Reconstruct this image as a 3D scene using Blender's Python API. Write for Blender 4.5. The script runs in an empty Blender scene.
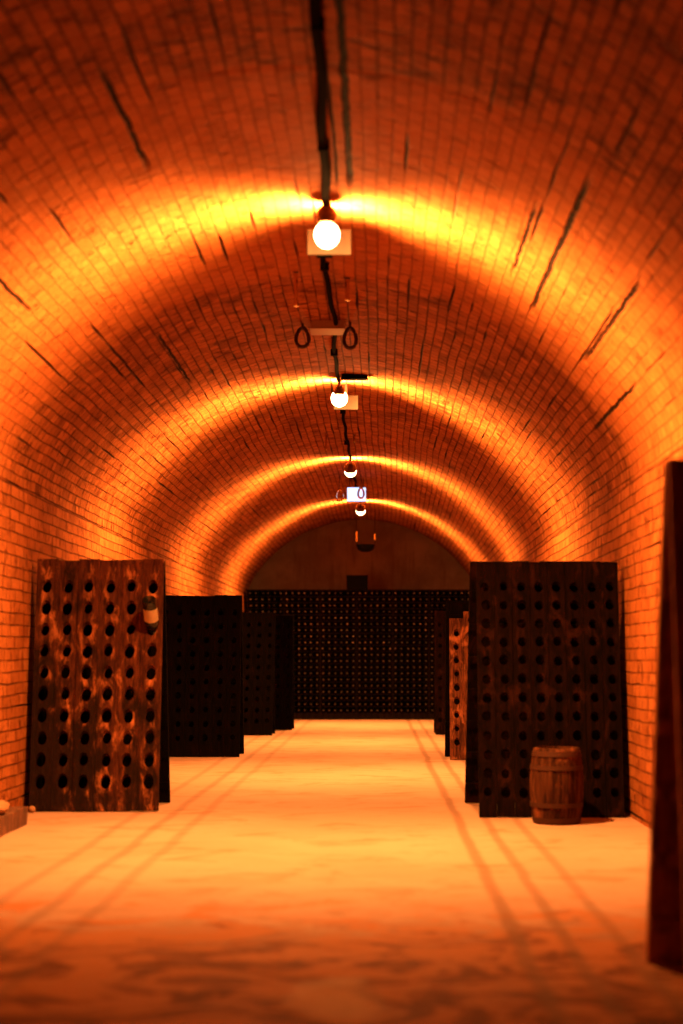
import bpy, bmesh, math, random
from mathutils import Vector, Matrix, noise

PI = math.pi
sc = bpy.context.scene
COL = sc.collection
rnd = random.Random(7)

# ------------------------------------------------------------------ camera
EYE = 1.10
cam_d = bpy.data.cameras.new('camera')
cam = bpy.data.objects.new('camera', cam_d)
COL.objects.link(cam)
cam.location = (0, 0, EYE)
cam.rotation_euler = (PI / 2, 0, 0)
cam_d.sensor_fit = 'VERTICAL'
cam_d.sensor_height = 36
cam_d.lens = 50
cam_d.shift_y = 148 / 1024
cam_d.shift_x = -36.5 / 1024
cam_d.clip_start = 0.05
cam_d.clip_end = 100
cam_d.dof.use_dof = True
cam_d.dof.focus_distance = 14.5
cam_d.dof.aperture_fstop = 1.1
sc.camera = cam

# ------------------------------------------------------------------ world, exposure
w = bpy.data.worlds.new('world')
sc.world = w
w.use_nodes = True
w.node_tree.nodes['Background'].inputs[0].default_value = (0, 0, 0, 1)
w.node_tree.nodes['Background'].inputs[1].default_value = 0
sc.view_settings.view_transform = 'Standard'
sc.view_settings.look = 'None'
sc.view_settings.gamma = 1
sc.view_settings.use_curve_mapping = False
sc.view_settings.exposure = 0.0
sc.cycles.max_bounces = 8
sc.cycles.diffuse_bounces = 5
sc.cycles.glossy_bounces = 3
sc.cycles.sample_clamp_indirect = 8
sc.cycles.use_denoising = True
LAMP_COL = (1.0, 0.41, 0.10)      # the sodium-warm colour of the cellar bulbs
LAMP_POWER = 2550
LAMP_SPREAD = 3.6                 # how tightly a lamp throws its light across the gallery
LAMP_BACK = 0.03

# ------------------------------------------------------------------ helpers
def link(o, parent=None):
    COL.objects.link(o)
    if parent is not None:
        o.parent = parent
    return o

def obj(name, bm, mat, parent=None, smooth=False, loc=None):
    me = bpy.data.meshes.new(name)
    bmesh.ops.recalc_face_normals(bm, faces=bm.faces)
    bm.to_mesh(me)
    bm.free()
    mats = mat if isinstance(mat, (list, tuple)) else [mat]
    for m in mats:
        me.materials.append(m)
    if smooth:
        for p in me.polygons:
            p.use_smooth = True
        try:
            me.set_sharp_from_angle(angle=math.radians(42))
        except Exception:
            pass
    o = bpy.data.objects.new(name, me)
    link(o, parent)
    if loc:
        o.location = loc
    return o

def thing(name, label, cat, loc=(0, 0, 0), rot=(0, 0, 0), group=None):
    o = bpy.data.objects.new(name, None)
    link(o)
    o.empty_display_size = 0.1
    o.location = loc
    o.rotation_euler = rot
    return tag(o, label, cat, group)

def tag(o, label, cat, group=None, kind=None):
    o['label'] = label
    o['category'] = cat
    if group:
        o['group'] = group
    if kind:
        o['kind'] = kind
    return o

def struct(name, bm, mat, smooth=False):
    o = obj(name, bm, mat, None, smooth)
    o['kind'] = 'structure'
    return o

def box(bm, x0, x1, y0, y1, z0, z1, mi=0, M=None):
    vs = [bm.verts.new(Vector(p) if M is None else M @ Vector(p)) for p in
          [(x0, y0, z0), (x1, y0, z0), (x1, y1, z0), (x0, y1, z0), (x0, y0, z1), (x1, y0, z1), (x1, y1, z1), (x0, y1, z1)]]
    fs = []
    for f in [(0, 3, 2, 1), (4, 5, 6, 7), (0, 1, 5, 4), (1, 2, 6, 5), (2, 3, 7, 6), (3, 0, 4, 7)]:
        a = bm.faces.new([vs[i] for i in f])
        a.material_index = mi
        fs.append(a)
    return vs

def bev(bm, w=0.004, seg=2):
    bmesh.ops.bevel(bm, geom=[e for e in bm.edges], offset=w, segments=seg, affect='EDGES', clamp_overlap=True)

def lathe(bm, prof, n=24, M=None, mi=None, cap=True):
    """prof: list of (radius, z[, material])"""
    rings = []
    for p in prof:
        r, z = p[0], p[1]
        if r < 1e-6:
            v = Vector((0, 0, z))
            rings.append([bm.verts.new(M @ v if M else v)])
        else:
            ring = []
            for i in range(n):
                a = 2 * PI * i / n
                v = Vector((r * math.cos(a), r * math.sin(a), z))
                ring.append(bm.verts.new(M @ v if M else v))
            rings.append(ring)
    for k in range(len(rings) - 1):
        a, b = rings[k], rings[k + 1]
        m = prof[k + 1][2] if len(prof[k + 1]) > 2 else 0
        for i in range(n):
            j = (i + 1) % n
            if len(a) == 1 and len(b) == 1:
                continue
            if len(a) == 1:
                f = bm.faces.new((a[0], b[i], b[j]))
            elif len(b) == 1:
                f = bm.faces.new((a[i], a[j], b[0]))
            else:
                f = bm.faces.new((a[i], a[j], b[j], b[i]))
            f.material_index = m
    if cap:
        for r, z in ((rings[0], 0), (rings[-1], 1)):
            if len(r) > 1:
                bm.faces.new(r)

def tube(bm, pts, r, n=8, closed=False):
    pts = [Vector(p) for p in pts]
    rings = []
    N = len(pts)
    for i, p in enumerate(pts):
        if closed:
            d = pts[(i + 1) % N] - pts[i - 1]
        else:
            d = pts[min(i + 1, N - 1)] - pts[max(i - 1, 0)]
        d.normalize()
        ref = Vector((0, 0, 1)) if abs(d.z) < 0.9 else Vector((0, 1, 0))
        u = d.cross(ref).normalized()
        v = d.cross(u).normalized()
        rr = r[i] if isinstance(r, (list, tuple)) else r
        rings.append([bm.verts.new(p + (u * math.cos(2 * PI * k / n) + v * math.sin(2 * PI * k / n)) * rr) for k in range(n)])
    for i in range(N if closed else N - 1):
        a, b = rings[i], rings[(i + 1) % N]
        for k in range(n):
            bm.faces.new((a[k], a[(k + 1) % n], b[(k + 1) % n], b[k]))
    if not closed:
        bm.faces.new(rings[0])
        bm.faces.new(rings[-1])

# ------------------------------------------------------------------ materials
class NT:
    def __init__(self, name):
        self.m = bpy.data.materials.new(name)
        self.m.use_nodes = True
        self.t = self.m.node_tree
        self.b = self.t.nodes['Principled BSDF']
    def n(self, typ, **kw):
        nd = self.t.nodes.new(typ)
        for k, v in kw.items():
            setattr(nd, k, v)
        return nd
    def l(self, a, b):
        self.t.links.new(a, b)
    def inp(self, sock, v):
        if hasattr(v, 'is_output'):
            self.l(v, sock)
        else:
            sock.default_value = v
    def math(self, op, a, b=None, clamp=False):
        nd = self.n('ShaderNodeMath', operation=op, use_clamp=clamp)
        self.inp(nd.inputs[0], a)
        if b is not None:
            self.inp(nd.inputs[1], b)
        return nd.outputs[0]
    def mix(self, f, a, b, mode='MIX'):
        nd = self.n('ShaderNodeMix', data_type='RGBA', blend_type=mode)
        self.inp(nd.inputs[0], f)
        self.inp(nd.inputs[6], a)
        self.inp(nd.inputs[7], b)
        return nd.outputs[2]
    def ramp(self, f, lo, hi):
        nd = self.n('ShaderNodeMapRange', interpolation_type='SMOOTHSTEP')
        self.inp(nd.inputs[0], f)
        nd.inputs[1].default_value = lo
        nd.inputs[2].default_value = hi
        return nd.outputs[0]
    def coord(self, kind='Object', scale=(1, 1, 1), rot=(0, 0, 0), loc=(0, 0, 0)):
        tc = self.n('ShaderNodeTexCoord')
        mp = self.n('ShaderNodeMapping')
        mp.inputs['Scale'].default_value = scale
        mp.inputs['Rotation'].default_value = rot
        mp.inputs['Location'].default_value = loc
        self.l(tc.outputs[kind], mp.inputs[0])
        return mp.outputs[0]
    def noise(self, vec, scale=5, detail=4, rough=0.55, dist=0.0):
        nd = self.n('ShaderNodeTexNoise')
        self.l(vec, nd.inputs['Vector'])
        nd.inputs['Scale'].default_value = scale
        nd.inputs['Detail'].default_value = detail
        nd.inputs['Roughness'].default_value = rough
        nd.inputs['Distortion'].default_value = dist
        return nd.outputs['Fac']
    def bump(self, h, dist=0.01, strength=1.0, normal=None):
        nd = self.n('ShaderNodeBump')
        nd.inputs['Strength'].default_value = strength
        nd.inputs['Distance'].default_value = dist
        self.l(h, nd.inputs['Height'])
        if normal is not None:
            self.l(normal, nd.inputs['Normal'])
        return nd.outputs[0]
    def out(self, color=None, rough=None, normal=None, metal=None, spec=None):
        if color is not None:
            self.inp(self.b.inputs['Base Color'], color)
        if rough is not None:
            self.inp(self.b.inputs['Roughness'], rough)
        if normal is not None:
            self.l(normal, self.b.inputs['Normal'])
        if metal is not None:
            self.b.inputs['Metallic'].default_value = metal
        if spec is not None:
            self.b.inputs['Specular IOR Level'].default_value = spec
        return self.m

def c4(r, g, b):
    return (r, g, b, 1.0)

def mat_brick(name, course, length, seed, base, pale, dark, joint, gap_thr=0.56, relief=0.012, cracks=()):
    t = NT(name)
    uv = t.coord('UV', loc=(seed * 3.17, seed * 1.91, 0))
    # slight wander of the courses
    wn = t.n('ShaderNodeTexNoise')
    t.l(uv, wn.inputs['Vector'])
    wn.inputs['Scale'].default_value = 1.1
    wn.inputs['Detail'].default_value = 7
    wn.inputs['Roughness'].default_value = 0.6
    sub = t.n('ShaderNodeVectorMath', operation='SUBTRACT')
    t.l(wn.outputs['Color'], sub.inputs[0])
    sub.inputs[1].default_value = (0.5, 0.5, 0.5)
    scl = t.n('ShaderNodeVectorMath', operation='SCALE')
    t.l(sub.outputs[0], scl.inputs[0])
    scl.inputs['Scale'].default_value = 0.045
    add = t.n('ShaderNodeVectorMath', operation='ADD')
    t.l(uv, add.inputs[0])
    t.l(scl.outputs[0], add.inputs[1])
    wuv = add.outputs[0]
    br = t.n('ShaderNodeTexBrick')
    t.l(wuv, br.inputs['Vector'])
    br.inputs['Scale'].default_value = 1
    br.inputs['Brick Width'].default_value = length
    br.inputs['Row Height'].default_value = course
    br.inputs['Mortar Size'].default_value = 0.006
    br.inputs['Mortar Smooth'].default_value = 0.35
    br.inputs['Color1'].default_value = c4(0, 0, 0)
    br.inputs['Color2'].default_value = c4(1, 1, 1)
    br.inputs['Mortar'].default_value = c4(.5, .5, .5)
    perb = t.math('MULTIPLY', br.outputs['Color'], 1.0)
    bed = t.n('ShaderNodeTexBrick')
    t.l(wuv, bed.inputs['Vector'])
    bed.inputs['Scale'].default_value = 1
    bed.inputs['Brick Width'].default_value = 500
    bed.inputs['Row Height'].default_value = course
    bed.inputs['Mortar Size'].default_value = 0.012
    bed.inputs['Mortar Smooth'].default_value = 0.6
    bed.offset = 0
    # long stretches where the mortar has fallen out of the bed joints
    sm = t.n('ShaderNodeMapping')
    t.l(uv, sm.inputs[0])
    sm.inputs['Scale'].default_value = (0.9, 1 / course * 0.9, 1)
    gn = t.noise(sm.outputs[0], 0.7, 2, 0.6)
    gap = t.math('MULTIPLY', t.ramp(gn, gap_thr, gap_thr + 0.07), bed.outputs['Fac'])
    big = t.noise(uv, 0.9, 5, 0.6)
    mid = t.noise(uv, 6, 5, 0.65)
    fine = t.noise(uv, 45, 4, 0.7)
    col = t.mix(t.ramp(perb, 0.0, 1.0), base, pale)
    col = t.mix(t.math('MULTIPLY', t.ramp(mid, 0.5, 0.72), 0.7), col, dark)
    col = t.mix(t.math('MULTIPLY', t.ramp(big, 0.48, 0.66), 0.55), col, pale)
    col = t.mix(t.math('MULTIPLY', t.ramp(fine, 0.56, 0.7), 0.45), col, dark)
    jm = t.math('MULTIPLY', br.outputs['Fac'], t.ramp(mid, 0.25, 0.6))
    col = t.mix(jm, col, joint)
    col = t.mix(gap, col, c4(0.012, 0.006, 0.003))
    dn = t.n('ShaderNodeMapping')
    t.l(uv, dn.inputs[0])
    dn.inputs['Scale'].default_value = (11, 4.2, 1)
    dash = t.noise(dn.outputs[0], 1.0, 4, 0.6)
    dm = t.math('MULTIPLY', t.ramp(dash, .56, .66), .8)
    col = t.mix(dm, col, dark)
    col = t.mix(t.math('MULTIPLY', bed.outputs['Fac'], t.math('MULTIPLY', t.ramp(big, .62, .42), .5)), col, joint)
    if cracks:
        sxy = t.n('ShaderNodeSeparateXYZ')
        t.l(t.coord('UV'), sxy.inputs[0])
        wv = t.math('ADD', sxy.outputs[1], t.math('MULTIPLY', t.math('SUBTRACT', mid, .5), .045))
        for (v0, ya, yb, hw) in cracks:
            dd = t.math('ABSOLUTE', t.math('SUBTRACT', wv, v0))
            k = t.math('SUBTRACT', 1.0, t.ramp(dd, hw * .5, hw))
            k = t.math('MULTIPLY', k, t.ramp(sxy.outputs[0], ya - .15, ya + .15))
            k = t.math('MULTIPLY', k, t.math('SUBTRACT', 1.0, t.ramp(sxy.outputs[0], yb - .15, yb + .15)))
            k = t.math('MULTIPLY', k, t.ramp(dash, .22, .42))
            col = t.mix(k, col, c4(0.012, 0.006, 0.003))
            gap = t.math('MAXIMUM', gap, k)
    dark_mask = t.noise(t.coord('UV', loc=(seed * 5.5, 2, 0)), 1.1, 6, .72)
    col = t.mix(t.math('MULTIPLY', t.ramp(dark_mask, .52, .66), .6), col, dark)
    h = t.math('MULTIPLY', br.outputs['Fac'], -0.75)
    h = t.math('ADD', h, t.math('MULTIPLY', dm, -0.6))
    h = t.math('ADD', h, t.math('MULTIPLY', perb, 0.32))
    h = t.math('ADD', h, t.math('MULTIPLY', mid, 0.9))
    h = t.math('ADD', h, t.math('MULTIPLY', fine, 0.28))
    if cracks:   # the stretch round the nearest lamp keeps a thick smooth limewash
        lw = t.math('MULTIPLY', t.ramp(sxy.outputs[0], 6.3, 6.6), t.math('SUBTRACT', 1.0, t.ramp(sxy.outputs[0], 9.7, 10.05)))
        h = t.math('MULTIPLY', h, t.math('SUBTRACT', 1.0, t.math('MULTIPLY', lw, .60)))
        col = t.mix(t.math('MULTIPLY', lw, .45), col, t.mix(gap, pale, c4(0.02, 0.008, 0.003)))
    h = t.math('ADD', h, t.math('MULTIPLY', gap, -1.3))
    return t.out(col, 0.85, t.bump(h, relief), spec=0.08)

M_VAULT = mat_brick('vault_brick', 0.076, 0.118, 1, c4(.25, .073, .018), c4(.38, .118, .032), c4(.10, .022, .005), c4(.085, .021, .006), 0.61, 0.050, [(10.25, -2, 7.9, .022), (11.48, 6.7, 9.1, .02), (11.28, 7.4, 8.6, .014), (11.95, 7.4, 9.2, .018), (8.2, 6.9, 8.3, .014), (12.3, 8.8, 10.4, .016), (9.2, 6.2, 7.3, .016), (8.75, 10.4, 12.1, .014)])
M_WALL = mat_brick('wall_brick', 0.082, 0.235, 2, c4(.26, .075, .018), c4(.36, .112, .030), c4(.13, .031, .008), c4(.08, .021, .006), 0.64, 0.024)

def mat_floor():
    t = NT('worn_concrete')
    p = t.coord('Object')
    big = t.noise(p, 0.55, 6, 0.62, 0.5)
    st = t.coord('Object', scale=(1.0, 1.6, 1))
    mid = t.noise(st, 2.3, 6, 0.65, 0.8)
    fine = t.noise(p, 30, 5, 0.7)
    col = t.mix(t.ramp(big, 0.35, 0.65), c4(.38, .225, .155), c4(.45, .275, .20))
    col = t.mix(t.math('MULTIPLY', t.ramp(mid, 0.5, 0.68), 0.55), col, c4(.25, .125, .055))
    col = t.mix(t.math('MULTIPLY', t.ramp(fine, 0.5, 0.75), 0.25), col, c4(.28, .18, .10))
    # redder floor nearer than about six metres, broken by dark swirled stains
    sx = t.n('ShaderNodeSeparateXYZ')
    t.l(p, sx.inputs[0])
    X, Y = sx.outputs[0], sx.outputs[1]
    edge = t.math('ADD', Y, t.math('MULTIPLY', t.math('SUBTRACT', mid, 0.5), 3.2))
    swirl = t.noise(t.coord('Object', scale=(1.0, 1.3, 1), loc=(3, 1, 0)), 1.9, 6, 0.6, 2.2)
    edge = t.math('ADD', edge, t.math('MULTIPLY', t.math('SUBTRACT', swirl, .5), 2.5))
    near_red = t.math('SUBTRACT', 1.0, t.ramp(edge, 5.5, 6.4))
    col = t.mix(t.math('MULTIPLY', near_red, .85), col, c4(.40, .13, .022))
    patch = t.math('MULTIPLY', near_red, t.ramp(swirl, 0.45, 0.60))
    col = t.mix(t.math('MULTIPLY', patch, 0.9), col, c4(.12, .027, .006))
    # a paler rubbed spot in the middle of the stained floor
    ex = t.math('MULTIPLY', t.math('ADD', X, .12), 2.2)
    ey = t.math('SUBTRACT', Y, 4.6)
    rr = t.math('SQRT', t.math('ADD', t.math('MULTIPLY', ex, ex), t.math('MULTIPLY', ey, ey)))
    rr = t.math('ADD', rr, t.math('MULTIPLY', t.math('SUBTRACT', mid, .5), .8))
    col = t.mix(t.math('MULTIPLY', t.math('SUBTRACT', 1.0, t.ramp(rr, .12, .42)), .8), col, c4(.50, .30, .16))
    # wheel tracks rubbed along the gallery
    wob = t.math('MULTIPLY', t.math('SUBTRACT', big, 0.5), 0.10)
    Xw = t.math('ADD', X, wob)
    tr = None
    for xc, wd, s in ((0.55, 0.035, .62), (0.74, 0.03, .55), (0.95, 0.03, .45), (-1.24, 0.035, .34), (-1.46, 0.035, .42), (-1.72, 0.035, .36)):
        d = t.math('ABSOLUTE', t.math('SUBTRACT', Xw, xc))
        f = t.math('MULTIPLY', t.math('SUBTRACT', 1.0, t.ramp(d, wd * 0.3, wd * 1.5)), s)
        tr = f if tr is None else t.math('MAXIMUM', tr, f)
    col = t.mix(tr, col, c4(.16, .075, .035))
    h = t.math('ADD', t.math('MULTIPLY', mid, 0.6), t.math('MULTIPLY', fine, 0.25))
    h = t.math('ADD', h, t.math('MULTIPLY', tr, -0.4))
    rough = t.math('ADD', 0.55, t.math('MULTIPLY', mid, 0.3))
    return t.out(col, rough, t.bump(h, 0.008), spec=0.12)
M_FLOOR = mat_floor()

def mat_plaster():
    t = NT('sooty_plaster')
    p = t.coord('Object')
    a = t.noise(p, 1.6, 5, 0.6)
    b = t.noise(t.coord('Object', scale=(6, 1, 0.7)), 1.3, 4, 0.6)
    col = t.mix(t.ramp(a, .35, .7), c4(.12, .075, .055), c4(.19, .12, .085))
    col = t.mix(t.math('MULTIPLY', t.ramp(b, .5, .7), .6), col, c4(.09, .05, .035))
    return t.out(col, 0.9, t.bump(a, 0.02), spec=0.2)
M_PLASTER = mat_plaster()

def mat_wood(name, dark, mid, pale, patch=0.5, wear=0.0, rough=0.8, seed=0, bump=0.006, lo=.52, spec=0.3):
    t = NT(name)
    p = t.coord('Object', scale=(1, 1, 1), loc=(seed * 2.3, seed, seed * 1.7))
    g = t.coord('Object', scale=(22, 22, 1.4), loc=(seed, 0, 0))
    grain = t.noise(g, 1.6, 5, 0.65, 0.4)
    pn = t.noise(t.coord('Object', scale=(1.5, 1.5, .8), loc=(seed * 3.3, 0, seed)), 5.0, 7, 0.68, 0.6)
    sm = t.noise(p, 19, 5, 0.7)
    col = t.mix(t.ramp(grain, .35, .68), dark, mid)
    if patch > 0:
        col = t.mix(t.math('MULTIPLY', t.ramp(pn, lo, lo + .13), patch), col, pale)
        col = t.mix(t.math('MULTIPLY', t.ramp(sm, .55, .68), .6), col, dark)
    h = t.math('ADD', grain, t.math('MULTIPLY', sm, .6))
    return t.out(col, rough, t.bump(h, bump), spec=spec)

M_RACK_WORN = mat_wood('weathered_rack_wood', c4(.030, .013, .008), c4(.15, .055, .026), c4(.62, .27, .12), 0.85, seed=1, bump=0.012, lo=.525)
def mat_worn(W, cols, z0, dz):
    t = NT('scuffed_rack_wood')
    p = t.coord('Object')
    sx = t.n('ShaderNodeSeparateXYZ')
    t.l(p, sx.inputs[0])
    grain = t.noise(t.coord('Object', scale=(24, 24, 1.6)), 1.5, 5, .65, .4)
    pn = t.noise(t.coord('Object', scale=(13, 13, 4.5)), 1.0, 6, .65, .5)
    big = t.noise(t.coord('Object', scale=(1.6, 1.6, 1.0), loc=(.7, 0, .45)), 1.9, 4, .6)
    sm = t.noise(p, 26, 5, .7)
    fx = t.math('FRACT', t.math('ADD', t.math('MULTIPLY', sx.outputs[0], cols / W), 20.0))
    fx = t.math('SUBTRACT', 1.0, t.ramp(t.math('ABSOLUTE', t.math('SUBTRACT', fx, .5)), .16, .44))
    fz = t.math('FRACT', t.math('ADD', t.math('MULTIPLY', t.math('SUBTRACT', sx.outputs[2], z0), 1 / dz), 20.0))
    fz = t.math('SUBTRACT', 1.0, t.ramp(t.math('ABSOLUTE', t.math('SUBTRACT', fz, .72)), .10, .42))
    around = t.math('MULTIPLY', fx, t.math('ADD', t.math('MULTIPLY', fz, .05), .03))
    plank = t.n('ShaderNodeTexWhiteNoise', noise_dimensions='1D')
    t.l(t.math('FLOOR', t.math('MULTIPLY', t.math('ADD', sx.outputs[0], W / 2), cols / W)), plank.inputs['W'])
    col = t.mix(t.ramp(grain, .33, .68), c4(.026, .008, .005), c4(.11, .030, .013))
    col = t.mix(t.math('MULTIPLY', plank.outputs['Value'], .35), col, c4(.03, .010, .006))
    s_ = t.math('ADD', t.math('ADD', pn, around), t.math('MULTIPLY', t.math('SUBTRACT', big, .5), .35))
    col = t.mix(t.math('MULTIPLY', t.ramp(s_, .55, .70), .8), col, c4(.34, .11, .04))
    col = t.mix(t.math('MULTIPLY', t.ramp(s_, .66, .78), .7), col, c4(.55, .21, .08))
    low = t.math('MULTIPLY', t.math('ADD', t.math('MULTIPLY', sx.outputs[2], .16), t.math('MULTIPLY', sx.outputs[0], .22)), 1.0)
    dark_mask = t.ramp(t.math('ADD', t.math('ADD', big, t.math('SUBTRACT', low, .10)), t.math('MULTIPLY', t.math('SUBTRACT', pn, .5), .5)), .57, .42)  # darker towards the bottom left, broken up by noise
    col = t.mix(t.math('MULTIPLY', dark_mask, .92), col, c4(.012, .006, .004))
    col = t.mix(t.math('MULTIPLY', t.ramp(sm, .54, .68), .6), col, c4(.03, .010, .006))
    h = t.math('ADD', t.math('ADD', grain, t.math('MULTIPLY', sm, .5)), pn)
    return t.out(col, .85, t.bump(h, .014), spec=.05)
M_SCUFFED = mat_worn(.94, 6, .215, (1.645 - .215) / 9)
M_RACK_BROWN = mat_wood('brown_rack_wood', c4(.003, .0015, .0013), c4(.009, .0030, .0022), c4(.028, .008, .005), 0.6, seed=2, rough=.9, spec=0.03)
M_RACK_BLACK = mat_wood('black_rack_wood', c4(.002, .0014, .0012), c4(.004, .0025, .002), c4(.008, .004, .003), 0.4, seed=3, rough=.9, spec=.02)
M_RACK_PALE = mat_wood('pale_rack_wood', c4(.03, .010, .006), c4(.15, .046, .020), c4(.34, .12, .05), 0.8, seed=4, bump=0.014, lo=.50, spec=.06)
M_RACK_NEAR = mat_wood('near_rack_wood', c4(.16, .055, .03), c4(.55, .20, .09), c4(.7, .27, .12), 0.5, seed=5)
M_BARREL = mat_wood('barrel_oak', c4(.018, .006, .003), c4(.08, .026, .011), c4(.19, .062, .025), 0.8, seed=6, spec=.05)
M_BEAM = mat_wood('old_beam_wood', c4(.05, .02, .012), c4(.16, .06, .03), c4(.30, .12, .05), 0.5, seed=8)
M_SHELF = mat_wood('shelf_wood', c4(.006, .004, .003), c4(.012, .007, .005), c4(.02, .011, .007), 0.4, seed=9, rough=.9, spec=.03)

def flat(name, col, rough=0.5, metal=0.0, spec=0.5, bscale=40, b=0.001):
    t = NT(name)
    p = t.coord('Object')
    n = t.noise(p, bscale, 4, .6)
    cc = t.mix(t.math('MULTIPLY', n, 0.6), c4(*col), c4(col[0] * .55, col[1] * .55, col[2] * .55))
    return t.out(cc, rough, t.bump(n, b), metal, spec)
M_IRON = flat('rusty_iron', (.06, .03, .02), 0.6, 0.6)
M_HOOP = flat('barrel_hoop_iron', (.06, .022, .012), 0.7, 0.2, .1)
M_BRASS = flat('brass', (.75, .45, .16), 0.3, 1.0)
M_CABLE = flat('black_rubber', (.006, .004, .004), 1.0, 0, .02)
M_CHROME = flat('polished_brass', (.95, .78, .5), 0.12, 1.0, .5, 10, .0)
M_CAP = flat('brown_lamp_cap', (.10, .035, .015), 0.7, 0.0, .1)
M_PLATE = flat('lamp_plate_enamel', (.009, .0055, .003), 0.7, 0, .1)
M_BOX = flat('junction_box_plastic', (.34, .17, .08), 0.6)
M_BLACK = flat('black_paint', (.004, .004, .005), 0.9, 0, .03)
M_GLASS = flat('dark_bottle_glass', (.006, .007, .005), 0.12, 0, .5, 10, 0.0002)
M_LABEL = flat('cream_paper_label', (.50, .36, .22), 0.7)
def mat_cap():
    t = NT('copper_crown_cap')
    oi = t.n('ShaderNodeObjectInfo')
    col = t.mix(t.math('POWER', oi.outputs['Random'], 2.5), c4(.03, .015, .010), c4(.30, .17, .11))
    return t.out(col, .5, None, .5)
M_CAPFOIL = mat_cap()
M_STONE = flat('pale_stone', (.36, .17, .08), 0.85, 0, .3, 14, 0.01)

def mat_emit(name, col, strength):
    m = bpy.data.materials.new(name)
    m.use_nodes = True
    t = m.node_tree
    b = t.nodes['Principled BSDF']
    b.inputs['Base Color'].default_value = c4(.5, .5, .5)
    b.inputs['Emission Color'].default_value = c4(*col)
    b.inputs['Emission Strength'].default_value = strength
    return m
def mat_bulb():
    m = bpy.data.materials.new('lit_bulb_glass')
    m.use_nodes = True
    t = m.node_tree
    t.nodes.remove(t.nodes['Principled BSDF'])
    tr = t.nodes.new('ShaderNodeBsdfTransparent')
    tr.inputs[0].default_value = c4(1, .97, .9)
    em = t.nodes.new('ShaderNodeEmission')
    em.inputs[0].default_value = c4(1, .62, .30)
    em.inputs[1].default_value = 9.0
    ad = t.nodes.new('ShaderNodeAddShader')
    t.links.new(tr.outputs[0], ad.inputs[0])
    t.links.new(em.outputs[0], ad.inputs[1])
    t.links.new(ad.outputs[0], t.nodes['Material Output'].inputs[0])
    return m
M_BULB = mat_bulb()

def lamp_light(parent, z):
    """the filament of one lamp: a small warm light, thrown mostly across the gallery and down"""
    L = bpy.data.lights.new('filament', 'POINT')
    L.energy = LAMP_POWER
    L.color = (1, 1, 1)
    L.shadow_soft_size = 0.045
    L.use_nodes = True
    t = L.node_tree
    em = t.nodes['Emission']
    em.inputs[0].default_value = c4(*LAMP_COL)
    tc = t.nodes.new('ShaderNodeTexCoord')
    sx = t.nodes.new('ShaderNodeSeparateXYZ')
    t.links.new(tc.outputs['Normal'], sx.inputs[0])
    def M(op, a, b, c=None):
        n = t.nodes.new('ShaderNodeMath')
        n.operation = op
        for i, v in enumerate((a, b, c)):
            if v is None:
                continue
            if hasattr(v, 'is_output'):
                t.links.new(v, n.inputs[i])
            else:
                n.inputs[i].default_value = v
        return n.outputs[0]
    y2 = M('MULTIPLY', sx.outputs[1], sx.outputs[1])
    md = t.nodes.new('ShaderNodeMapRange')      # opener below than sideways
    t.links.new(sx.outputs[2], md.inputs[0])
    md.inputs[1].default_value = -.95
    md.inputs[2].default_value = -.45
    md.inputs[3].default_value = 1.6
    md.inputs[4].default_value = LAMP_SPREAD
    f = M('POWER', M('SUBTRACT', 1.0, y2), md.outputs[0])
    f = M('MULTIPLY_ADD', f, 1.0, LAMP_BACK)
    mr = t.nodes.new('ShaderNodeMapRange')
    t.links.new(sx.outputs[2], mr.inputs[0])
    mr.inputs[1].default_value = -.15
    mr.inputs[2].default_value = .30
    mr.inputs[3].default_value = 1.0
    mr.inputs[4].default_value = .5
    f = M('MULTIPLY', f, mr.outputs[0])
    t.links.new(f, em.inputs[1])
    o = bpy.data.objects.new('filament', L)
    link(o, parent)
    o.location = (0, 0, z)
    return o
M_SIGN = mat_emit('lit_sign_panel', (.42, .66, 1.0), 1.7)

# ------------------------------------------------------------------ the gallery shell
XL, XR = -2.58, 1.77
XC = (XL + XR) / 2
HALF = (XR - XL) / 2
SPRING = EYE + 1.40
APEX = EYE + 2.68
RISE = APEX - SPRING
RAD = (HALF ** 2 + RISE ** 2) / (2 * RISE)
ZC = APEX - RAD
Y0, Y1 = -7.0, 27.2
TH_MAX = math.asin(HALF / RAD)
VLOW = SPRING - .16

def bend(y):
    f = min(1, max(0, (y - 15) / 11))
    return .10 * f * f * (3 - 2 * f)

def vault_z(x):
    return ZC + math.sqrt(max(RAD ** 2 - (x - XC) ** 2, 0))

SEAMS = [-4.1, -0.6, 2.9, 6.45, 9.98, 13.5, 17.0, 20.5, 24.0]
OFFS = [0.0, .004, .0, .004, .0, .005, .001, .005, .0, .004]

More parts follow.
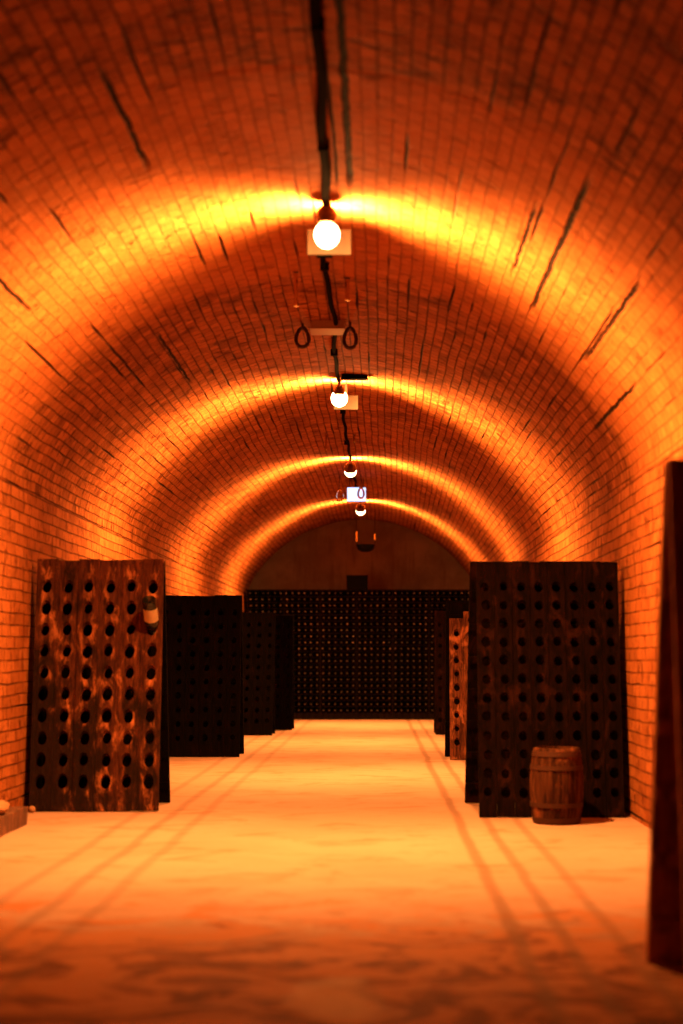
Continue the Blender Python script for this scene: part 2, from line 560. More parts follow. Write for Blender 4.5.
def vault_bm():
    bm = bmesh.new()
    uvl = bm.loops.layers.uv.new('UVMap')
    # profile: a flat segmental arc eased into the side walls
    TF = TH_MAX - .12
    ax, az = RAD * math.sin(TF), ZC + RAD * math.cos(TF)
    cz = az - (HALF - ax) * math.tan(TF)
    half = [(RAD * math.sin(TF * i / 28), ZC + RAD * math.cos(TF * i / 28)) for i in range(29)]
    for i in range(1, 17):
        q = i / 16
        half.append(((1 - q) ** 2 * ax + 2 * q * (1 - q) * HALF + q * q * HALF,
                     (1 - q) ** 2 * az + 2 * q * (1 - q) * cz + q * q * VLOW))
    prof, L = [], 0.0
    for i, (px_, pz_) in enumerate(half):
        if i:
            L += math.hypot(px_ - half[i - 1][0], pz_ - half[i - 1][1])
        prof.append((px_, pz_, L))
    prof = [(-x_, z_, -l_) for (x_, z_, l_) in prof[:0:-1]] + prof
    NA = len(prof) - 1
    ys = []
    y = Y0
    while y < Y1 - 1e-6:
        ys.append(y)
        y += 0.14
    for s in SEAMS:
        ys += [s - 0.012, s + 0.012]
    ys.append(Y1)
    ys = sorted(set(round(v, 4) for v in ys))
    grid = []
    for y in ys:
        k = sum(1 for s in SEAMS if y > s)
        off = OFFS[k]
        row = []
        for i, (px_, pz_, l_) in enumerate(prof):
            th = l_ / RAD
            e = min(1, (prof[-1][2] - abs(l_)) / 0.4)
            n = noise.noise(Vector((th * 3.0, y * 1.1, 0))) * 0.014 + noise.noise(Vector((th * 11, y * 3.5, 5))) * 0.006
            dr = Vector((px_, 0, pz_ - ZC)).normalized() * ((off + n) * e)
            row.append((bm.verts.new((XC + bend(y) + px_ + dr.x, y, pz_ + dr.z)), th))
        grid.append(row)
    for a in range(len(ys) - 1):
        for i in range(NA):
            vs = [grid[a][i], grid[a][i + 1], grid[a + 1][i + 1], grid[a + 1][i]]
            yy = [ys[a], ys[a], ys[a + 1], ys[a + 1]]
            f = bm.faces.new([v[0] for v in vs])
            for lp, v, yv in zip(f.loops, vs, yy):
                lp[uvl].uv = (yv, v[1] * RAD + 10)
    return bm

ce = struct('ceiling', vault_bm(), M_VAULT, True)
so = ce.modifiers.new('thick', 'SOLIDIFY')
so.thickness = 0.25
so.offset = 1
# recalculated normals of an open sheet may face either way: make them face the room
_n = ce.data.polygons[len(ce.data.polygons) // 2].normal
if _n.z > 0:
    ce.data.flip_normals()
so.offset = -1

def wall_bm(x, out):
    bm = bmesh.new()
    uvl = bm.loops.layers.uv.new('UVMap')
    x2 = x + out * 0.3
    nz, ny = 10, 120
    fr = [[bm.verts.new((x + bend(Y0 + (Y1 - Y0) * j / ny) + (0.006 * noise.noise(Vector((0, Y0 + (Y1 - Y0) * j / ny * 1.0, VLOW * k / nz * 2))) if 0 < k < nz and 0 < j < ny else 0),
                         Y0 + (Y1 - Y0) * j / ny, VLOW * k / nz)) for k in range(nz + 1)] for j in range(ny + 1)]
    for j in range(ny):
        for k in range(nz):
            f = bm.faces.new((fr[j][k], fr[j + 1][k], fr[j + 1][k + 1], fr[j][k + 1]))
    b = [bm.verts.new(p) for p in ((x2, Y0, 0), (x2, Y1, 0), (x2, Y1, VLOW), (x2, Y0, VLOW))]
    bm.faces.new(b)
    bm.faces.new([fr[j][0] for j in range(ny + 1)] + [b[1], b[0]])
    bm.faces.new([fr[j][nz] for j in range(ny + 1)] + [b[2], b[3]])
    bm.faces.new([fr[0][k] for k in range(nz + 1)] + [b[3], b[0]])
    bm.faces.new([fr[ny][k] for k in range(nz + 1)] + [b[2], b[1]])
    for f in bm.faces:
        for lp in f.loops:
            lp[uvl].uv = (lp.vert.co.y, lp.vert.co.z)
    return bm
struct('wall_left', wall_bm(XL, -1), M_WALL)
struct('wall_right', wall_bm(XR, 1), M_WALL)

bm = bmesh.new()
box(bm, XL - .3, XR + .3, Y0 - .3, Y1 + .3, -0.25, 0)
struct('floor', bm, M_FLOOR)
for nm, y0, y1 in (('wall_back', Y1, Y1 + .3), ('wall_front', Y0 - .3, Y0)):
    bm = bmesh.new()
    box(bm, XL - .3, XR + .3, y0, y1, 0, APEX + .25)
    struct(nm, bm, M_PLASTER)

# ------------------------------------------------------------------ riddling racks
def hole_panel(W, H, T, cols, rows, rx, rz, z_lo, z_hi, seed, x_m=0.0, ragged=0.006, top_cut=None):
    """A leaf of vertical planks, each with a column of bored holes. Local: x 0..W, y 0..T (front at 0), z 0..H"""
    r = random.Random(seed)
    bm = bmesh.new()
    pw = W / cols
    NS = 16
    for c in range(cols):
        x0 = c * pw + 0.0015
        x1 = (c + 1) * pw - 0.0015
        yo = r.uniform(-ragged, ragged)
        zb = r.uniform(0, ragged)
        zt = H + r.uniform(-ragged, ragged)
        if top_cut:
            zt -= top_cut[c]
        xm = (x0 + x1) / 2
        dz = (z_hi - z_lo) / (rows - 1)
        zc = [z_lo + dz * k for k in range(rows)]
        zc = [z for z in zc if z + dz / 2 < zt - 0.01]
        bounds = [zb] + [(zc[k] + zc[k + 1]) / 2 for k in range(len(zc) - 1)]
        low = max(zb + .01, zc[0] - dz / 2)
        high = min(zt - .01, zc[-1] + dz / 2)
        cells = []
        for k, z in enumerate(zc):
            a = low if k == 0 else (zc[k - 1] + z) / 2
            b = high if k == len(zc) - 1 else (zc[k + 1] + z) / 2
            cells.append((a, b, z))
        cache = {}
        def V(x, y, z):
            key = (round(x, 5), round(y, 5), round(z, 5))
            if key not in cache:
                cache[key] = bm.verts.new((x, y + yo, z))
            return cache[key]
        # solid bottom and top pieces (faces front, back)
        for (a, b) in ((zb, cells[0][0]), (cells[-1][1], zt)):
            for y in (0, T):
                bm.faces.new([V(x0, y, a), V(x1, y, a), V(x1, y, b), V(x0, y, b)])
        for (a, b, z) in cells:
            jx, jz = r.uniform(-.004, .004), r.uniform(-.005, .005)
            rr = r.uniform(.92, 1.1)
            for y in (0, T):
                sq = []
                ell = []
                tilt = 0.018 if y > 0 else 0
                for s in range(NS):
                    an = 2 * PI * (s + 0.5) / NS
                    ell.append(V(xm + jx + rx * rr * math.cos(an), y, z + jz - tilt + rz * rr * math.sin(an)))
                bnd = [V(x1, y, a), V(x1, y, b), V(x0, y, b), V(x0, y, a)]
                # side fans: right (corner a->b), top, left, bottom
                for q in range(4):
                    ca, cb = bnd[q], bnd[(q + 1) % 4]
                    st = (q * 4 - 2) % NS
                    idx = [(st + m) % NS for m in range(5)]
                    # quarter from angle q*90-45 .. q*90+45
                    pts = [ell[i] for i in [(i2 - 0) % NS for i2 in idx]]
                    bm.faces.new([ca, cb] + pts[::-1])
                if y == 0:
                    f_ell = ell
                else:
                    for s in range(NS):
                        bm.faces.new((f_ell[s], f_ell[(s + 1) % NS], ell[(s + 1) % NS], ell[s]))
        # plank sides, top, bottom
        zs = [zb] + [cells[0][0]] + [c_[1] for c_ in cells] + [zt]
        for x in (x0, x1):
            for k in range(len(zs) - 1):
                bm.faces.new([V(x, 0, zs[k]), V(x, T, zs[k]), V(x, T, zs[k + 1]), V(x, 0, zs[k + 1])])
        for z in (zb, zt):
            bm.faces.new([V(x0, 0, z), V(x1, 0, z), V(x1, T, z), V(x0, T, z)])
    return bm

def rack(label, mat, x0, W, H, yf, yr, yb, cols, rows, rx, rz, z_lo, z_hi, seed,
         mat_back=None, shift_b=0.0, skew_f=0.0, skew_b=0.0, H_b=None, cut=None, T=0.03, ragged=0.006):
    """A-shaped rack: front foot at y=yf, ridge at yr, rear foot at yb."""
    t = thing('riddling_rack', label, 'wine rack', (x0 + W / 2, (yf + yb) / 2, 0), group='riddling racks along the cellar walls')
    ox, oy = x0 + W / 2, (yf + yb) / 2
    def leaf(bm, y_foot, y_top, hgt, dx, skew, name, m, flip):
        L = math.sqrt(hgt ** 2 + (y_top - y_foot) ** 2)
        ang = math.atan2(y_top - y_foot, hgt)
        if flip:      # added backing on rear leaf keeps the holes dark; battens give its bands
            wl, wr = (.01, 0) if x0 < 0 else (0, .055)
            if x0 > .9:
                wr = 0
            box(bm, 0.002 - wl, W - .002 + wr, T_ + .001, T_ + .009, .01, hgt - .01)
            for q in range(7):
                box(bm, 0.004, W - .004, T_ + .009, T_ + .028, .12 + q * .24, .17 + q * .24)
        for v in bm.verts:
            x, y, z = v.co
            if flip:
                y = -y
            z *= L / hgt
            yy = y * math.cos(ang) + z * math.sin(ang)
            zz = -y * math.sin(ang) + z * math.cos(ang)
            v.co = Vector((x - W / 2 + dx + skew * z, y_foot - oy + yy, zz))
        mz = min(v.co.z for v in bm.verts)
        for v in bm.verts:
            v.co.z -= mz
        o = obj(name, bm, m, t)
        return ang
    T_ = T
    hp = lambda s, h, ct: hole_panel(W, h, T_, cols, rows, rx, rz, z_lo, z_hi, s, top_cut=ct, ragged=ragged)
    leaf(hp(seed, H, cut), yf, yr - T_ - .012, H, 0, skew_f, 'front_panel', mat, False)
    Hb = H_b or H
    leaf(hp(seed + 50, Hb, None), yb, yr + T_ + .040, Hb, shift_b, skew_b, 'rear_panel', mat_back or mat, True)
    # added board, hides the lit wall so the outer holes look dark
    sgn = -1 if x0 < 0 else 1
    bm = bmesh.new()
    hh = min(H, Hb) - (.07 if not cut else .2)
    xe = sgn * (W / 2 - .006)
    tri = [(yf - oy + T_ + .008, .02), (yb - oy - T_ - .055, .02)]
    def yat(a, z):
        return a + (yr - oy - a) * z / H
    pts = [(yat(tri[0][0], .02), .02), (yat(tri[1][0], .02), .02), (yat(tri[1][0], hh), hh), (yat(tri[0][0], hh), hh)]
    A = [bm.verts.new((xe, p_[0], p_[1])) for p_ in pts]
    B = [bm.verts.new((xe - sgn * .014, p_[0], p_[1])) for p_ in pts]
    bm.faces.new(A)
    bm.faces.new(B)
    for q in range(4):
        bm.faces.new((A[q], A[(q + 1) % 4], B[(q + 1) % 4], B[q]))
    obj('added_blocker', bm, M_RACK_BLACK, t)
    # cross battens joined between the leaves, and iron hinges on the ridge
    for xx in (0.16, 0.84):
        bm = bmesh.new()
        zz = min(H, Hb) - 0.05 if not cut else min(H - max(cut), Hb) - .02
        box(bm, -W / 2 + W * xx - .02, -W / 2 + W * xx + .02, yr - oy - T_ - .004, yr - oy + T_ + .030, zz - .10, zz - .092)
        box(bm, -W / 2 + W * xx - .02, -W / 2 + W * xx + .02, yr - oy - .006, yr - oy + .006, zz - .13, zz - .06)
        obj('hinge', bm, M_IRON, t)
    return t

rack('worn reddish-brown riddling rack with pale scuffs and one bottle, against left wall', M_SCUFFED,
     -2.53, .94, 1.84, 10.29, 10.60, 10.94, 6, 10, .036, .052, .215, 1.645, 11, mat_back=M_RACK_BLACK, shift_b=-.005, ragged=.009)
rack('black riddling rack just behind the worn scuffed one on the left', M_RACK_BLACK,
     -2.51, .94, 1.84, 16.1, 16.4, 16.7, 6, 10, .03, .036, .215, 1.645, 12)
rack('black riddling rack third along the left wall', M_RACK_BLACK,
     -2.48, .94, 1.80, 20.7, 20.97, 21.3, 6, 10, .03, .036, .215, 1.62, 13, skew_f=.02)
rack('farthest black riddling rack on the left, standing furthest out from the wall', M_RACK_BLACK,
     -2.28, .94, 1.80, 22.2, 22.5, 22.8, 6, 10, .03, .036, .215, 1.62, 14)
rack('tall dark riddling rack with eight columns of holes behind the small barrel', M_RACK_BROWN,
     .705, 1.015, 1.80, 9.9, 10.25, 10.94, 8, 12, .031, .035, .17, 1.62, 15, shift_b=-.04)
rack('short orange-brown riddling rack with a broken top edge on the right', M_RACK_PALE,
     .79, .94, 1.66, 15.6, 15.85, 16.2, 6, 10, .032, .042, .2, 1.55, 16, mat_back=M_RACK_BLACK, H_b=1.76, shift_b=-.03,
     cut=[.10, .02, .0, .0, .03, .02])
rack('farthest dark riddling rack on the right side before the bottle shelves', M_RACK_BROWN,
     .84, .90, 1.82, 20.85, 21.1, 21.5, 6, 10, .03, .036, .215, 1.62, 17)
rack('nearest riddling rack, cut off by the right edge of the picture', M_RACK_NEAR,
     1.03, .70, 1.80, 4.74, 4.98, 5.2, 5, 10, .036, .05, .2, 1.6, 18, shift_b=-.055, skew_f=-.012, skew_b=.02)

# ------------------------------------------------------------------ small barrel
def barrel(loc):
    t = thing('wooden_barrel', 'small wooden barrel with iron hoops in front of the dark rack', 'barrel', loc)
    H = .51
    R = lambda z: .153 + .027 * (1 - ((z - H / 2) / (H / 2)) ** 2)
    bm = bmesh.new()
    NSV, per = 18, 4
    n = NSV * per
    zs = [0, .004] + [H * k / 14 for k in range(1, 14)] + [H - .004, H]
    rings = []
    for z in zs:
        ring = []
        for i in range(n):
            a = 2 * PI * i / n
            g = 0.0035 if i % per == 0 else 0
            jig = .0015 * math.sin(i // per * 2.7)
            r = R(z) - g + jig - (.004 if z in (0, H) else 0)
            ring.append(bm.verts.new((r * math.cos(a), r * math.sin(a), z)))
        rings.append(ring)
    for k in range(len(rings) - 1):
        for i in range(n):
            bm.faces.new((rings[k][i], rings[k][(i + 1) % n], rings[k + 1][(i + 1) % n], rings[k + 1][i]))
    # chime lip: inner wall down to the head
    inner = [bm.verts.new(((R(H) - .018) * math.cos(2 * PI * i / n), (R(H) - .018) * math.sin(2 * PI * i / n), H)) for i in range(n)]
    inner2 = [bm.verts.new((v.co.x, v.co.y, H - .03)) for v in inner]
    for i in range(n):
        j = (i + 1) % n
        bm.faces.new((rings[-1][i], rings[-1][j], inner[j], inner[i]))
        bm.faces.new((inner[i], inner[j], inner2[j], inner2[i]))
    bm.faces.new(inner2)
    bm.faces.new(rings[0])
    obj('staves', bm, M_BARREL, t, True)
    bm = bmesh.new()
    lathe(bm, [(R(H) - .019, H - .032), (R(H) - .019, H - .022), (0, H - .022)], 32)
    obj('head', bm, M_BARREL, t)
    for z0, z1 in ((.012, .045), (.115, .145), (.365, .395), (.455, .49)):
        bm = bmesh.new()
        lathe(bm, [(R(z0) + .0005, z0), (R(z0) + .0055, z0), (R(z1) + .0055, z1), (R(z1) + .0005, z1)], 40, cap=False)
        obj('hoop', bm, M_HOOP, t, True)
    return t
barrel((1.205, 9.60, 0))

# ------------------------------------------------------------------ bottle in the worn rack
BPROF = [(0, .022, 0), (.018, .015, 0), (.036, .002, 0), (.040, 0, 0), (.0440, .006, 0), (.0445, .02, 0), (.0445, .16, 0), (.042, .185, 0), (.034, .21, 0),
         (.024, .235, 0), (.0165, .255, 0), (.0145, .28, 0), (.0145, .286, 0), (.0175, .288, 1), (.0175, .302, 1), (0, .304, 1)]
def big_bottle(tip, direction):
    # axis z runs from base (0) to mouth (.30); mouth points along 'direction' into the hole
    d = Vector(direction).normalized()
    q = d.to_track_quat('Z', 'Y')
    t = thing('champagne_bottle', 'dark bottle with a cream label stuck neck-down in the worn rack', 'bottle')
    t.rotation_mode = 'QUATERNION'
    t.rotation_quaternion = q
    t.location = Vector(tip) - d * .304 * 1.2
    t.scale = (1.2, 1.2, 1.2)
    bm = bmesh.new()
    lathe(bm, BPROF[:13] + [(0, .286, 0)], 28)
    obj('glass_body', bm, M_GLASS, t, True)
    bm = bmesh.new()
    lathe(bm, [(.0152, .262), (.0180, .288), (.0178, .303), (0, .305)], 20, cap=False)
    obj('crown_cap', bm, M_CAPFOIL, t, True)
    bm = bmesh.new()
    R_ = .0451
    a0, a1 = math.radians(90 - 68), math.radians(90 + 68)
    N = 16
    r1 = [[bm.verts.new((rr * math.cos(a0 + (a1 - a0) * i / N), rr * math.sin(a0 + (a1 - a0) * i / N), z)) for i in range(N + 1)] for rr in (R_, R_ + .0006) for z in (.055, .145)]
    for (p, q2) in ((0, 1), (2, 3)):
        for i in range(N):
            bm.faces.new((r1[p][i], r1[p][i + 1], r1[q2][i + 1], r1[q2][i]))
    for (p, q2) in ((0, 2), (1, 3)):
        for i in range(N):
            bm.faces.new((r1[p][i], r1[p][i + 1], r1[q2][i + 1], r1[q2][i]))
    obj('label', bm, M_LABEL, t, True)['label'] = 'cream paper label'
    return t, q
bt, bq = big_bottle((-1.665, 10.565, 1.25), (0, .60, -.80))
# turn it about its own axis so that the label faces up and out
best = max(range(0, 360, 10), key=lambda a: ((bq.to_matrix() @ Matrix.Rotation(math.radians(a), 3, 'Z')) @ Vector((0, 1, 0))).dot(Vector((0.1, -1, .0))))
bt.rotation_quaternion = bq @ Matrix.Rotation(math.radians(best), 3, 'Z').to_quaternion()

# ------------------------------------------------------------------ wall of stored bottles
YB = 26.12
PITCH_X, PITCH_Z = .1113, .1135
NCOL, NROW = 37, 20
BX0 = -2.345
Z_TOP = EYE + 67 / 54.5 * 1.0
shelf = thing('bottle_shelving', 'black full-width shelving holding rows of bottles at the far end', 'shelving', (XC, YB + .3, 0))
def sp(name, boxes, m=M_SHELF):
    bm = bmesh.new()
    for b in boxes:
        box(bm, b[0] - XC, b[1] - XC, b[2] - YB - .3, b[3] - YB - .3, b[4], b[5])
    obj(name, bm, m, shelf)
zrow = [Z_TOP - PITCH_Z * k for k in range(NROW)]
for k, z in enumerate(zrow):
    th = .012
    sp('shelf_board', [(XL + .13, XR + .07, YB + .10, YB + .42, z - .0445 - th, z - .0447)])
for i in range(0, NCOL + 1, 6):
    x = BX0 - PITCH_X / 2 + i * PITCH_X
    x = min(max(x, XL + .14), XR + .06)
    sp('upright_post', [(x - .0095, x + .0095, YB + .085, YB + .099, 0, Z_TOP + .06)])
sp('back_panel', [(XL + .13, XR + .07, YB + .43, YB + .45, 0, Z_TOP + .06)])
sp('plinth', [(XL + .13, XR + .07, YB + .10, YB + .42, 0, zrow[-1] - .06)])
bm = bmesh.new()
MB = Matrix.Rotation(PI / 2, 4, 'X')       # mouth (+z) turned to -y, towards the room
SM = [(0, .01, 0), (.040, 0, 0), (.0445, .01, 0), (.0445, .17, 0), (.034, .21, 0), (.018, .25, 0), (.0145, .275, 0),
      (.0145, .284, 0), (.0150, .286, 1), (.012, .298, 1), (0, .303, 1)]
lathe(bm, SM, 12, MB)
b0 = obj('wine_bottle', bm, [M_GLASS, M_CAPFOIL], None, True)
spots = []
ORD = 'zeroth first second third fourth fifth sixth seventh eighth ninth tenth eleventh twelfth thirteenth fourteenth fifteenth sixteenth seventeenth eighteenth nineteenth'.split()
def ordinal(n):
    if n < 20:
        return ORD[n]
    tens = {2: 'twent', 3: 'thirt'}[n // 10]
    return tens + 'ieth' if n % 10 == 0 else tens + 'y-' + ORD[n % 10]
def col_of(x):
    return int(round((x - BX0) / PITCH_X))
for k, z in enumerate(zrow):
    for c in range(NCOL):
        x = BX0 + c * PITCH_X + rnd.uniform(-.006, .006)
        if x > XR + .01:
            continue
        px = 378 + x * 54.5
        py = 660 - (z - EYE) * 54.5
        hidden = (px < 290 and py > 617) or (px > 437 and py > 616)
        spots.append((hidden, k, x, z))
vis = [s for s in spots if not s[0]]
vis.sort(key=lambda s: (s[1], s[2]))
one = vis[:300]
rest = vis[300:] + [s for s in spots if s[0]]
for i, (_, k, x, z) in enumerate(one):
    o = b0 if i == 0 else b0.copy()
    if i:
        COL.objects.link(o)
    o.location = (x, YB + .302 + rnd.uniform(0, .02), z)
    o.rotation_euler = (rnd.uniform(-.0, .02) * 0, 0, rnd.uniform(-.03, .03))
    tag(o, 'dark bottle in far shelving, %s row down, %s column from left' % (ordinal(k + 1), ordinal(col_of(x) + 1)), 'bottle', 'bottles lying in the far shelving')
bm = bmesh.new()
for (_, k, x, z) in rest:
    lathe(bm, SM, 8, Matrix.Translation((x, YB + .302 + rnd.uniform(0, .02), z)) @ MB)
tag(obj('wine_bottles', bm, [M_GLASS, M_CAPFOIL], None, True), 'lower rows of dark bottles filling the far shelving', 'bottles', kind='stuff')

# dark crate on the shelving
def crate():
    W, D, H = .39, .3, .25
    t = thing('storage_crate', 'black box standing on top of the far bottle shelving', 'box', (-.385, YB + .24, Z_TOP + .069))
    for nm, b in (('side', (-W / 2, -W / 2 + .015, -D / 2, D / 2, 0, H)), ('side', (W / 2 - .015, W / 2, -D / 2, D / 2, 0, H)),
                  ('front', (-W / 2 + .015, W / 2 - .015, -D / 2, -D / 2 + .015, 0, H)), ('rear', (-W / 2 + .015, W / 2 - .015, D / 2 - .015, D / 2, 0, H)),
                  ('lid', (-W / 2 - .005, W / 2 + .005, -D / 2 - .005, D / 2 + .005, H, H + .015))):
        bm = bmesh.new()
        box(bm, *b)
        obj(nm, bm, M_BLACK, t)
crate()
sp('top_board', [(XL + .13, XR + .07, YB + .085, YB + .45, Z_TOP + .0605, Z_TOP + .068)])

# ------------------------------------------------------------------ ceiling lamps
def lamp(label, x, y, cap=(-.065, -.102, .062), bulb=(-.195, .076), plate=(.265, .145, -.255), plate_dx=0.008):
    """cap: (dy, z, radius) of the brown ball cap on the near side; bulb: (z, radius); plate: (width, height, top z)"""
    z = vault_z(x) + .012
    t = thing('ceiling_lamp', label, 'lamp', (x, y, z), group='glowing bulb lamps along the crown of the vault')
    bm = bmesh.new()
    lathe(bm, [(0, -.034), (.022, -.034), (.026, -.02), (.026, 0)], 20)
    obj('ceiling_rose', bm, M_CAP, t, True)
    bm = bmesh.new()
    dy, cz, cr = cap
    lathe(bm, [(0, cr)] + [(cr * math.sin(a), cr * math.cos(a)) for a in [PI * k / 12 for k in range(1, 10)]] + [(cr * .55, -cr * .66), (0, -cr * .6)], 24,
          Matrix.Translation((0, dy, cz)))
    lathe(bm, [(.014, 0), (.014, -cz + .01)], 10, Matrix.Translation((0, dy, cz)))
    obj('lamp_cap', bm, M_CAP, t, True)
    bz, brad = bulb
    bm = bmesh.new()
    prof = [(brad * math.sin(a), -brad * math.cos(a) * 1.04) for a in [PI * k / 14 for k in range(1, 13)]]
    lathe(bm, [(0, -brad * 1.04)] + prof + [(brad * .3, brad * 1.15), (0, brad * 1.15)], 28, Matrix.Translation((0, 0, bz)))
    obj('bulb', bm, M_BULB, t, True)
    lamp_light(t, bz)
    bm = bmesh.new()
    w_, h_, zb = plate
    box(bm, plate_dx - w_ / 2, plate_dx + w_ / 2, .165, .175, zb - .01, zb + h_)
    bev(bm, .004, 1)
    obj('back_plate', bm, M_PLATE, t)
    bm = bmesh.new()
    box(bm, plate_dx - .012, plate_dx + .012, .176, .188, zb + .03, .005)
    obj('bracket', bm, M_IRON, t)
    return t
LAMPS = [(-.30, 8.35), (-.37, 13.6), (-.365, 18.9), (-.29, 23.9)]
lamp('nearest and largest glowing bulb lamp on the vault, square plate behind it', *LAMPS[0])
lamp('second glowing bulb lamp along the vault from the camera', *LAMPS[1], plate_dx=.06, plate=(.24, .13, -.26), cap=(-.07, -.13, .056), bulb=(-.19, .080))
lamp('third glowing bulb lamp, just before the bluish lit sign', *LAMPS[2], cap=(-.12, -.160, .082), bulb=(-.182, .078), plate=(.13, .10, -.225), plate_dx=0)
lamp('farthest and smallest glowing bulb lamp above the dark end wall', *LAMPS[3], cap=(-.12, -.155, .082), bulb=(-.175, .078), plate=(.13, .10, -.22), plate_dx=0)

# ------------------------------------------------------------------ cables and boxes on the crown
def run(name, label, pts, r, clips=()):
    t = thing(name, label, 'cable', (pts[0][0], pts[0][1], vault_z(pts[0][0])))
    o = t.location.copy()
    P = []
    for i in range(len(pts) - 1):
        (xa, ya), (xb, yb) = pts[i], pts[i + 1]
        n = max(2, int(abs(yb - ya) / .12))
        for k in range(n):
            f = k / n
            x = xa + (xb - xa) * f
            y = ya + (yb - ya) * f
            x += .008 * math.sin(y * 5.1)
            P.append(Vector((x, y, vault_z(x) - r * .9 + .004 - .012 * abs(math.sin(y * 1.9)))) - o)
    xb, yb = pts[-1]
    P.append(Vector((xb, yb, vault_z(xb) - r)) - o)
    bm = bmesh.new()
    tube(bm, P, r, 8)
    obj('sheath', bm, M_CABLE, t, True)
    for yc, xc in clips:
        bm = bmesh.new()
        z = vault_z(xc)
        box(bm, xc - .03 - o.x, xc + .03 - o.x, yc - .012 - o.y, yc + .012 - o.y, z - 2 * r - .012 - o.z, z + .012 - o.z)
        obj('clip', bm, M_CABLE, t)
    return t
run('electric_cable', 'thick black cable running along the crown to the nearest lamp', [(-.20, -2), (-.22, 3), (-.235, 5.2), (-.265, 6.6), (-.30, 8.25)], .026,
    [(5.9, -.25), (7.3, -.28)])
run('electric_cable', 'black cable between the nearest and second lamps', [(-.345, 8.72), (-.36, 9.4), (-.36, 10.3), (-.33, 11.0), (-.38, 12.4), (-.37, 13.68)], .018, [(9.6, -.36), (12.3, -.38)])
run('electric_cable', 'black cable between the second and third lamps', [(-.37, 14.0), (-.38, 16.5), (-.365, 18.75)], .017, [(15.2, -.375), (17.4, -.385)])
run('electric_cable', 'black cable beyond the third lamp towards the farthest lamp', [(-.37, 19.2), (-.34, 21.6), (-.29, 23.75)], .015, [(20.6, -.37)])

def jbox(label, x, y, w_, l_, h_, m):
    z = vault_z(x) + .008
    t = thing('junction_box', label, 'electrical box', (x, y, z))
    bm = bmesh.new()
    box(bm, -w_ / 2, w_ / 2, -l_ / 2, l_ / 2, -h_ + .008, 0)
    bev(bm, .004, 1)
    obj('housing', bm, m, t)
    bm = bmesh.new()
    box(bm, -w_ / 2 - .006, w_ / 2 + .006, -l_ / 2 - .006, l_ / 2 + .006, -h_, -h_ + .010)
    bev(bm, .003, 1)
    obj('cover', bm, m, t)
jbox('flat reddish junction box on the crown between two hanging rings', -.40, 11.35, .27, .22, .07, M_BOX)
jbox('dark cross-mounted junction box just before the second lamp', -.22, 13.35, .24, .07, .05, M_BLACK)
jbox('small dark junction box on the crown behind the nearest lamp', -.35, 9.25, .09, .09, .06, M_BLACK)

# ------------------------------------------------------------------ hanging rods and rings
def rod(label, x, y, L, m, r=.007):
    z = vault_z(x) + .012
    t = thing('hanging_rod', label, 'hanger', (x, y, z), group='metal rods hanging from the vault')
    bm = bmesh.new()
    lathe(bm, [(r * 1.0, -.008), (r * 1.0, -L), (0, -L - .006)], 10)
    lathe(bm, [(r * 1.5, -L + .012), (r * 1.5, -L)], 10)
    obj('shaft', bm, m, t, True)
    bm = bmesh.new()
    lathe(bm, [(.02, 0), (.02, -.018), (.012, -.022)], 12)
    obj('ceiling_plate', bm, M_IRON, t)
rod('left brass rod hanging just behind the nearest lamp', -.566, 9.8, .25, M_CHROME, .013)
rod('right shorter brass rod hanging just behind the nearest lamp', -.214, 9.95, .17, M_CHROME, .013)
rod('left brass rod hanging between the second and third lamps', -.61, 16.7, .21, M_CHROME, .012)
rod('right brass rod hanging between the second and third lamps', -.28, 16.9, .10, M_CHROME, .011)

def ring(label, x, y, w_, h_, m, drop=.05):
    z = vault_z(x) + .012
    t = thing('hanging_ring', label, 'ring', (x, y, z), group='oval iron rings hanging from the vault')
    bm = bmesh.new()
    tube(bm, [(0, 0, 0), (0, 0, -drop)], .010 if drop < .1 else .005, 8)
    obj('staple', bm, M_IRON, t, True)
    bm = bmesh.new()
    tube(bm, [(w_ / 2 * math.sin(a) * (1 - .22 * math.cos(a)), .01 * math.cos(a), -drop + .005 - h_ / 2 + h_ / 2 * math.cos(a)) for a in [2 * PI * i / 28 for i in range(28)]], .015, 8, True)
    obj('loop', bm, m, t, True)
ring('left dark iron ring hanging near the flat reddish junction box', -.60, 11.3, .10, .155, M_IRON)
ring('right dark iron ring hanging near the flat reddish junction box', -.222, 11.3, .095, .165, M_IRON)
ring('left brassy ring hanging beside the bluish lit sign', -.56, 20.6, .10, .17, M_CHROME, .22)
ring('right brassy ring hanging in front of the bluish lit sign', -.245, 20.5, .08, .15, M_CHROME, .21)

# ------------------------------------------------------------------ lit sign
def sign(x, y):
    zc = EYE + 165.5 / (1422 / y)
    top = vault_z(x)
    t = thing('exit_sign', 'small bluish-white lit emergency sign hanging from the crown', 'sign', (x, y, zc))
    bm = bmesh.new()
    box(bm, -.142, .142, 0, .05, -.108, .108)
    bev(bm, .006, 2)
    obj('housing', bm, M_PLATE, t)
    bm = bmesh.new()
    box(bm, -.136, .136, -.004, .0005, -.102, .102)
    obj('lit_panel', bm, M_SIGN, t)['label'] = 'glowing pale blue panel'
    for sx in (-.1, .1):
        bm = bmesh.new()
        tube(bm, [(sx, .025, .11), (sx, .025, top - zc + .02)], .006, 8)
        obj('hanger', bm, M_IRON, t)
sign(-.315, 20.9)

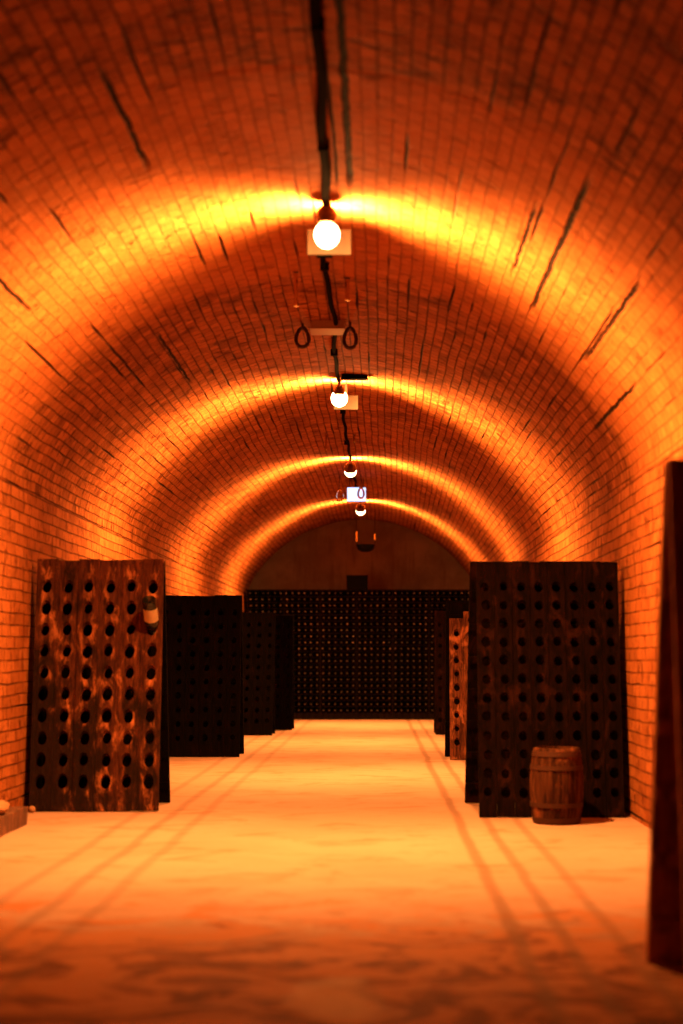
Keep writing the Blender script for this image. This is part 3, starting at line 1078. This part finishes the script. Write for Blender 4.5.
# ------------------------------------------------------------------ black bowl pendant
def bowl(x, y, zb):
    top = vault_z(x)
    t = thing('pendant_lamp', 'unlit black bowl-shaped pendant on two thin rods before the end wall', 'lamp', (x, y, zb))
    bm = bmesh.new()
    lathe(bm, [(0, 0), (.08, .006), (.135, .04), (.158, .09), (.165, .13), (.155, .13), (.148, .092), (.125, .05), (.07, .018), (0, .012)], 32)
    obj('bowl', bm, M_BLACK, t, True)
    for sx, sy in ((-.16, 0), (.16, 0)):
        bm = bmesh.new()
        tube(bm, [(sx, 0, .10), (sx * 1.02, 0, .25), (sx * 1.02, 0, top - zb + .01)], .004, 8)
        obj('rod', bm, M_BLACK, t, True)
        bm = bmesh.new()
        tube(bm, [(sx * 1.02, 0, .19 if sx < 0 else .22), (sx * 1.02, 0, .36 if sx < 0 else .32)], .011, 8)
        obj('glint_sleeve', bm, M_CHROME, t, True)  # added bright piece standing for the short glint on the rod
bowl(-.22, 25.4, EYE + 1.93)

# ------------------------------------------------------------------ bits at the foot of the left wall
bm = bmesh.new()
box(bm, -.115, .085, -2.4, .32, 0, .12)
bmesh.ops.subdivide_edges(bm, edges=[e for e in bm.edges if abs((e.verts[0].co - e.verts[1].co).y) > 1], cuts=24)
for v in bm.verts:
    v.co.x += .012 * noise.noise(Vector((v.co.y * 3, v.co.z * 9, v.co.x * 4)))
    v.co.z = max(0, v.co.z + (.012 * noise.noise(Vector((v.co.y * 3, v.co.x * 9, 4))) if v.co.z > .05 else 0))
bm2 = bm
tag(obj('timber_beam', bm, M_BEAM, None, False, (-2.43, 9.2, 0)), 'rough dark timber lying on the floor along the left wall', 'beam')
bm = bmesh.new()
bmesh.ops.create_icosphere(bm, subdivisions=3, radius=1)
for v in bm.verts:
    n = noise.noise(v.co * 1.6)
    v.co = Vector((v.co.x * .085, v.co.y * .13, v.co.z * .045)) * (1 + .22 * n)
mz = min(v.co.z for v in bm.verts)
for v in bm.verts:
    v.co.z -= mz
tag(obj('loose_stone', bm, M_STONE, None, True, (-2.42, 9.02, .118)), 'pale stone lying on the dark timber at left edge', 'stone')
bm = bmesh.new()
bmesh.ops.create_icosphere(bm, subdivisions=2, radius=.026)
for v in bm.verts:
    v.co *= 1 + .2 * noise.noise(v.co * 40)
mz = min(v.co.z for v in bm.verts)
for v in bm.verts:
    v.co.z -= mz
tag(obj('pebble', bm, M_STONE, None, True, (-2.49, 10.24, 0)), 'small pale pebble at the left foot of the worn rack', 'stone')
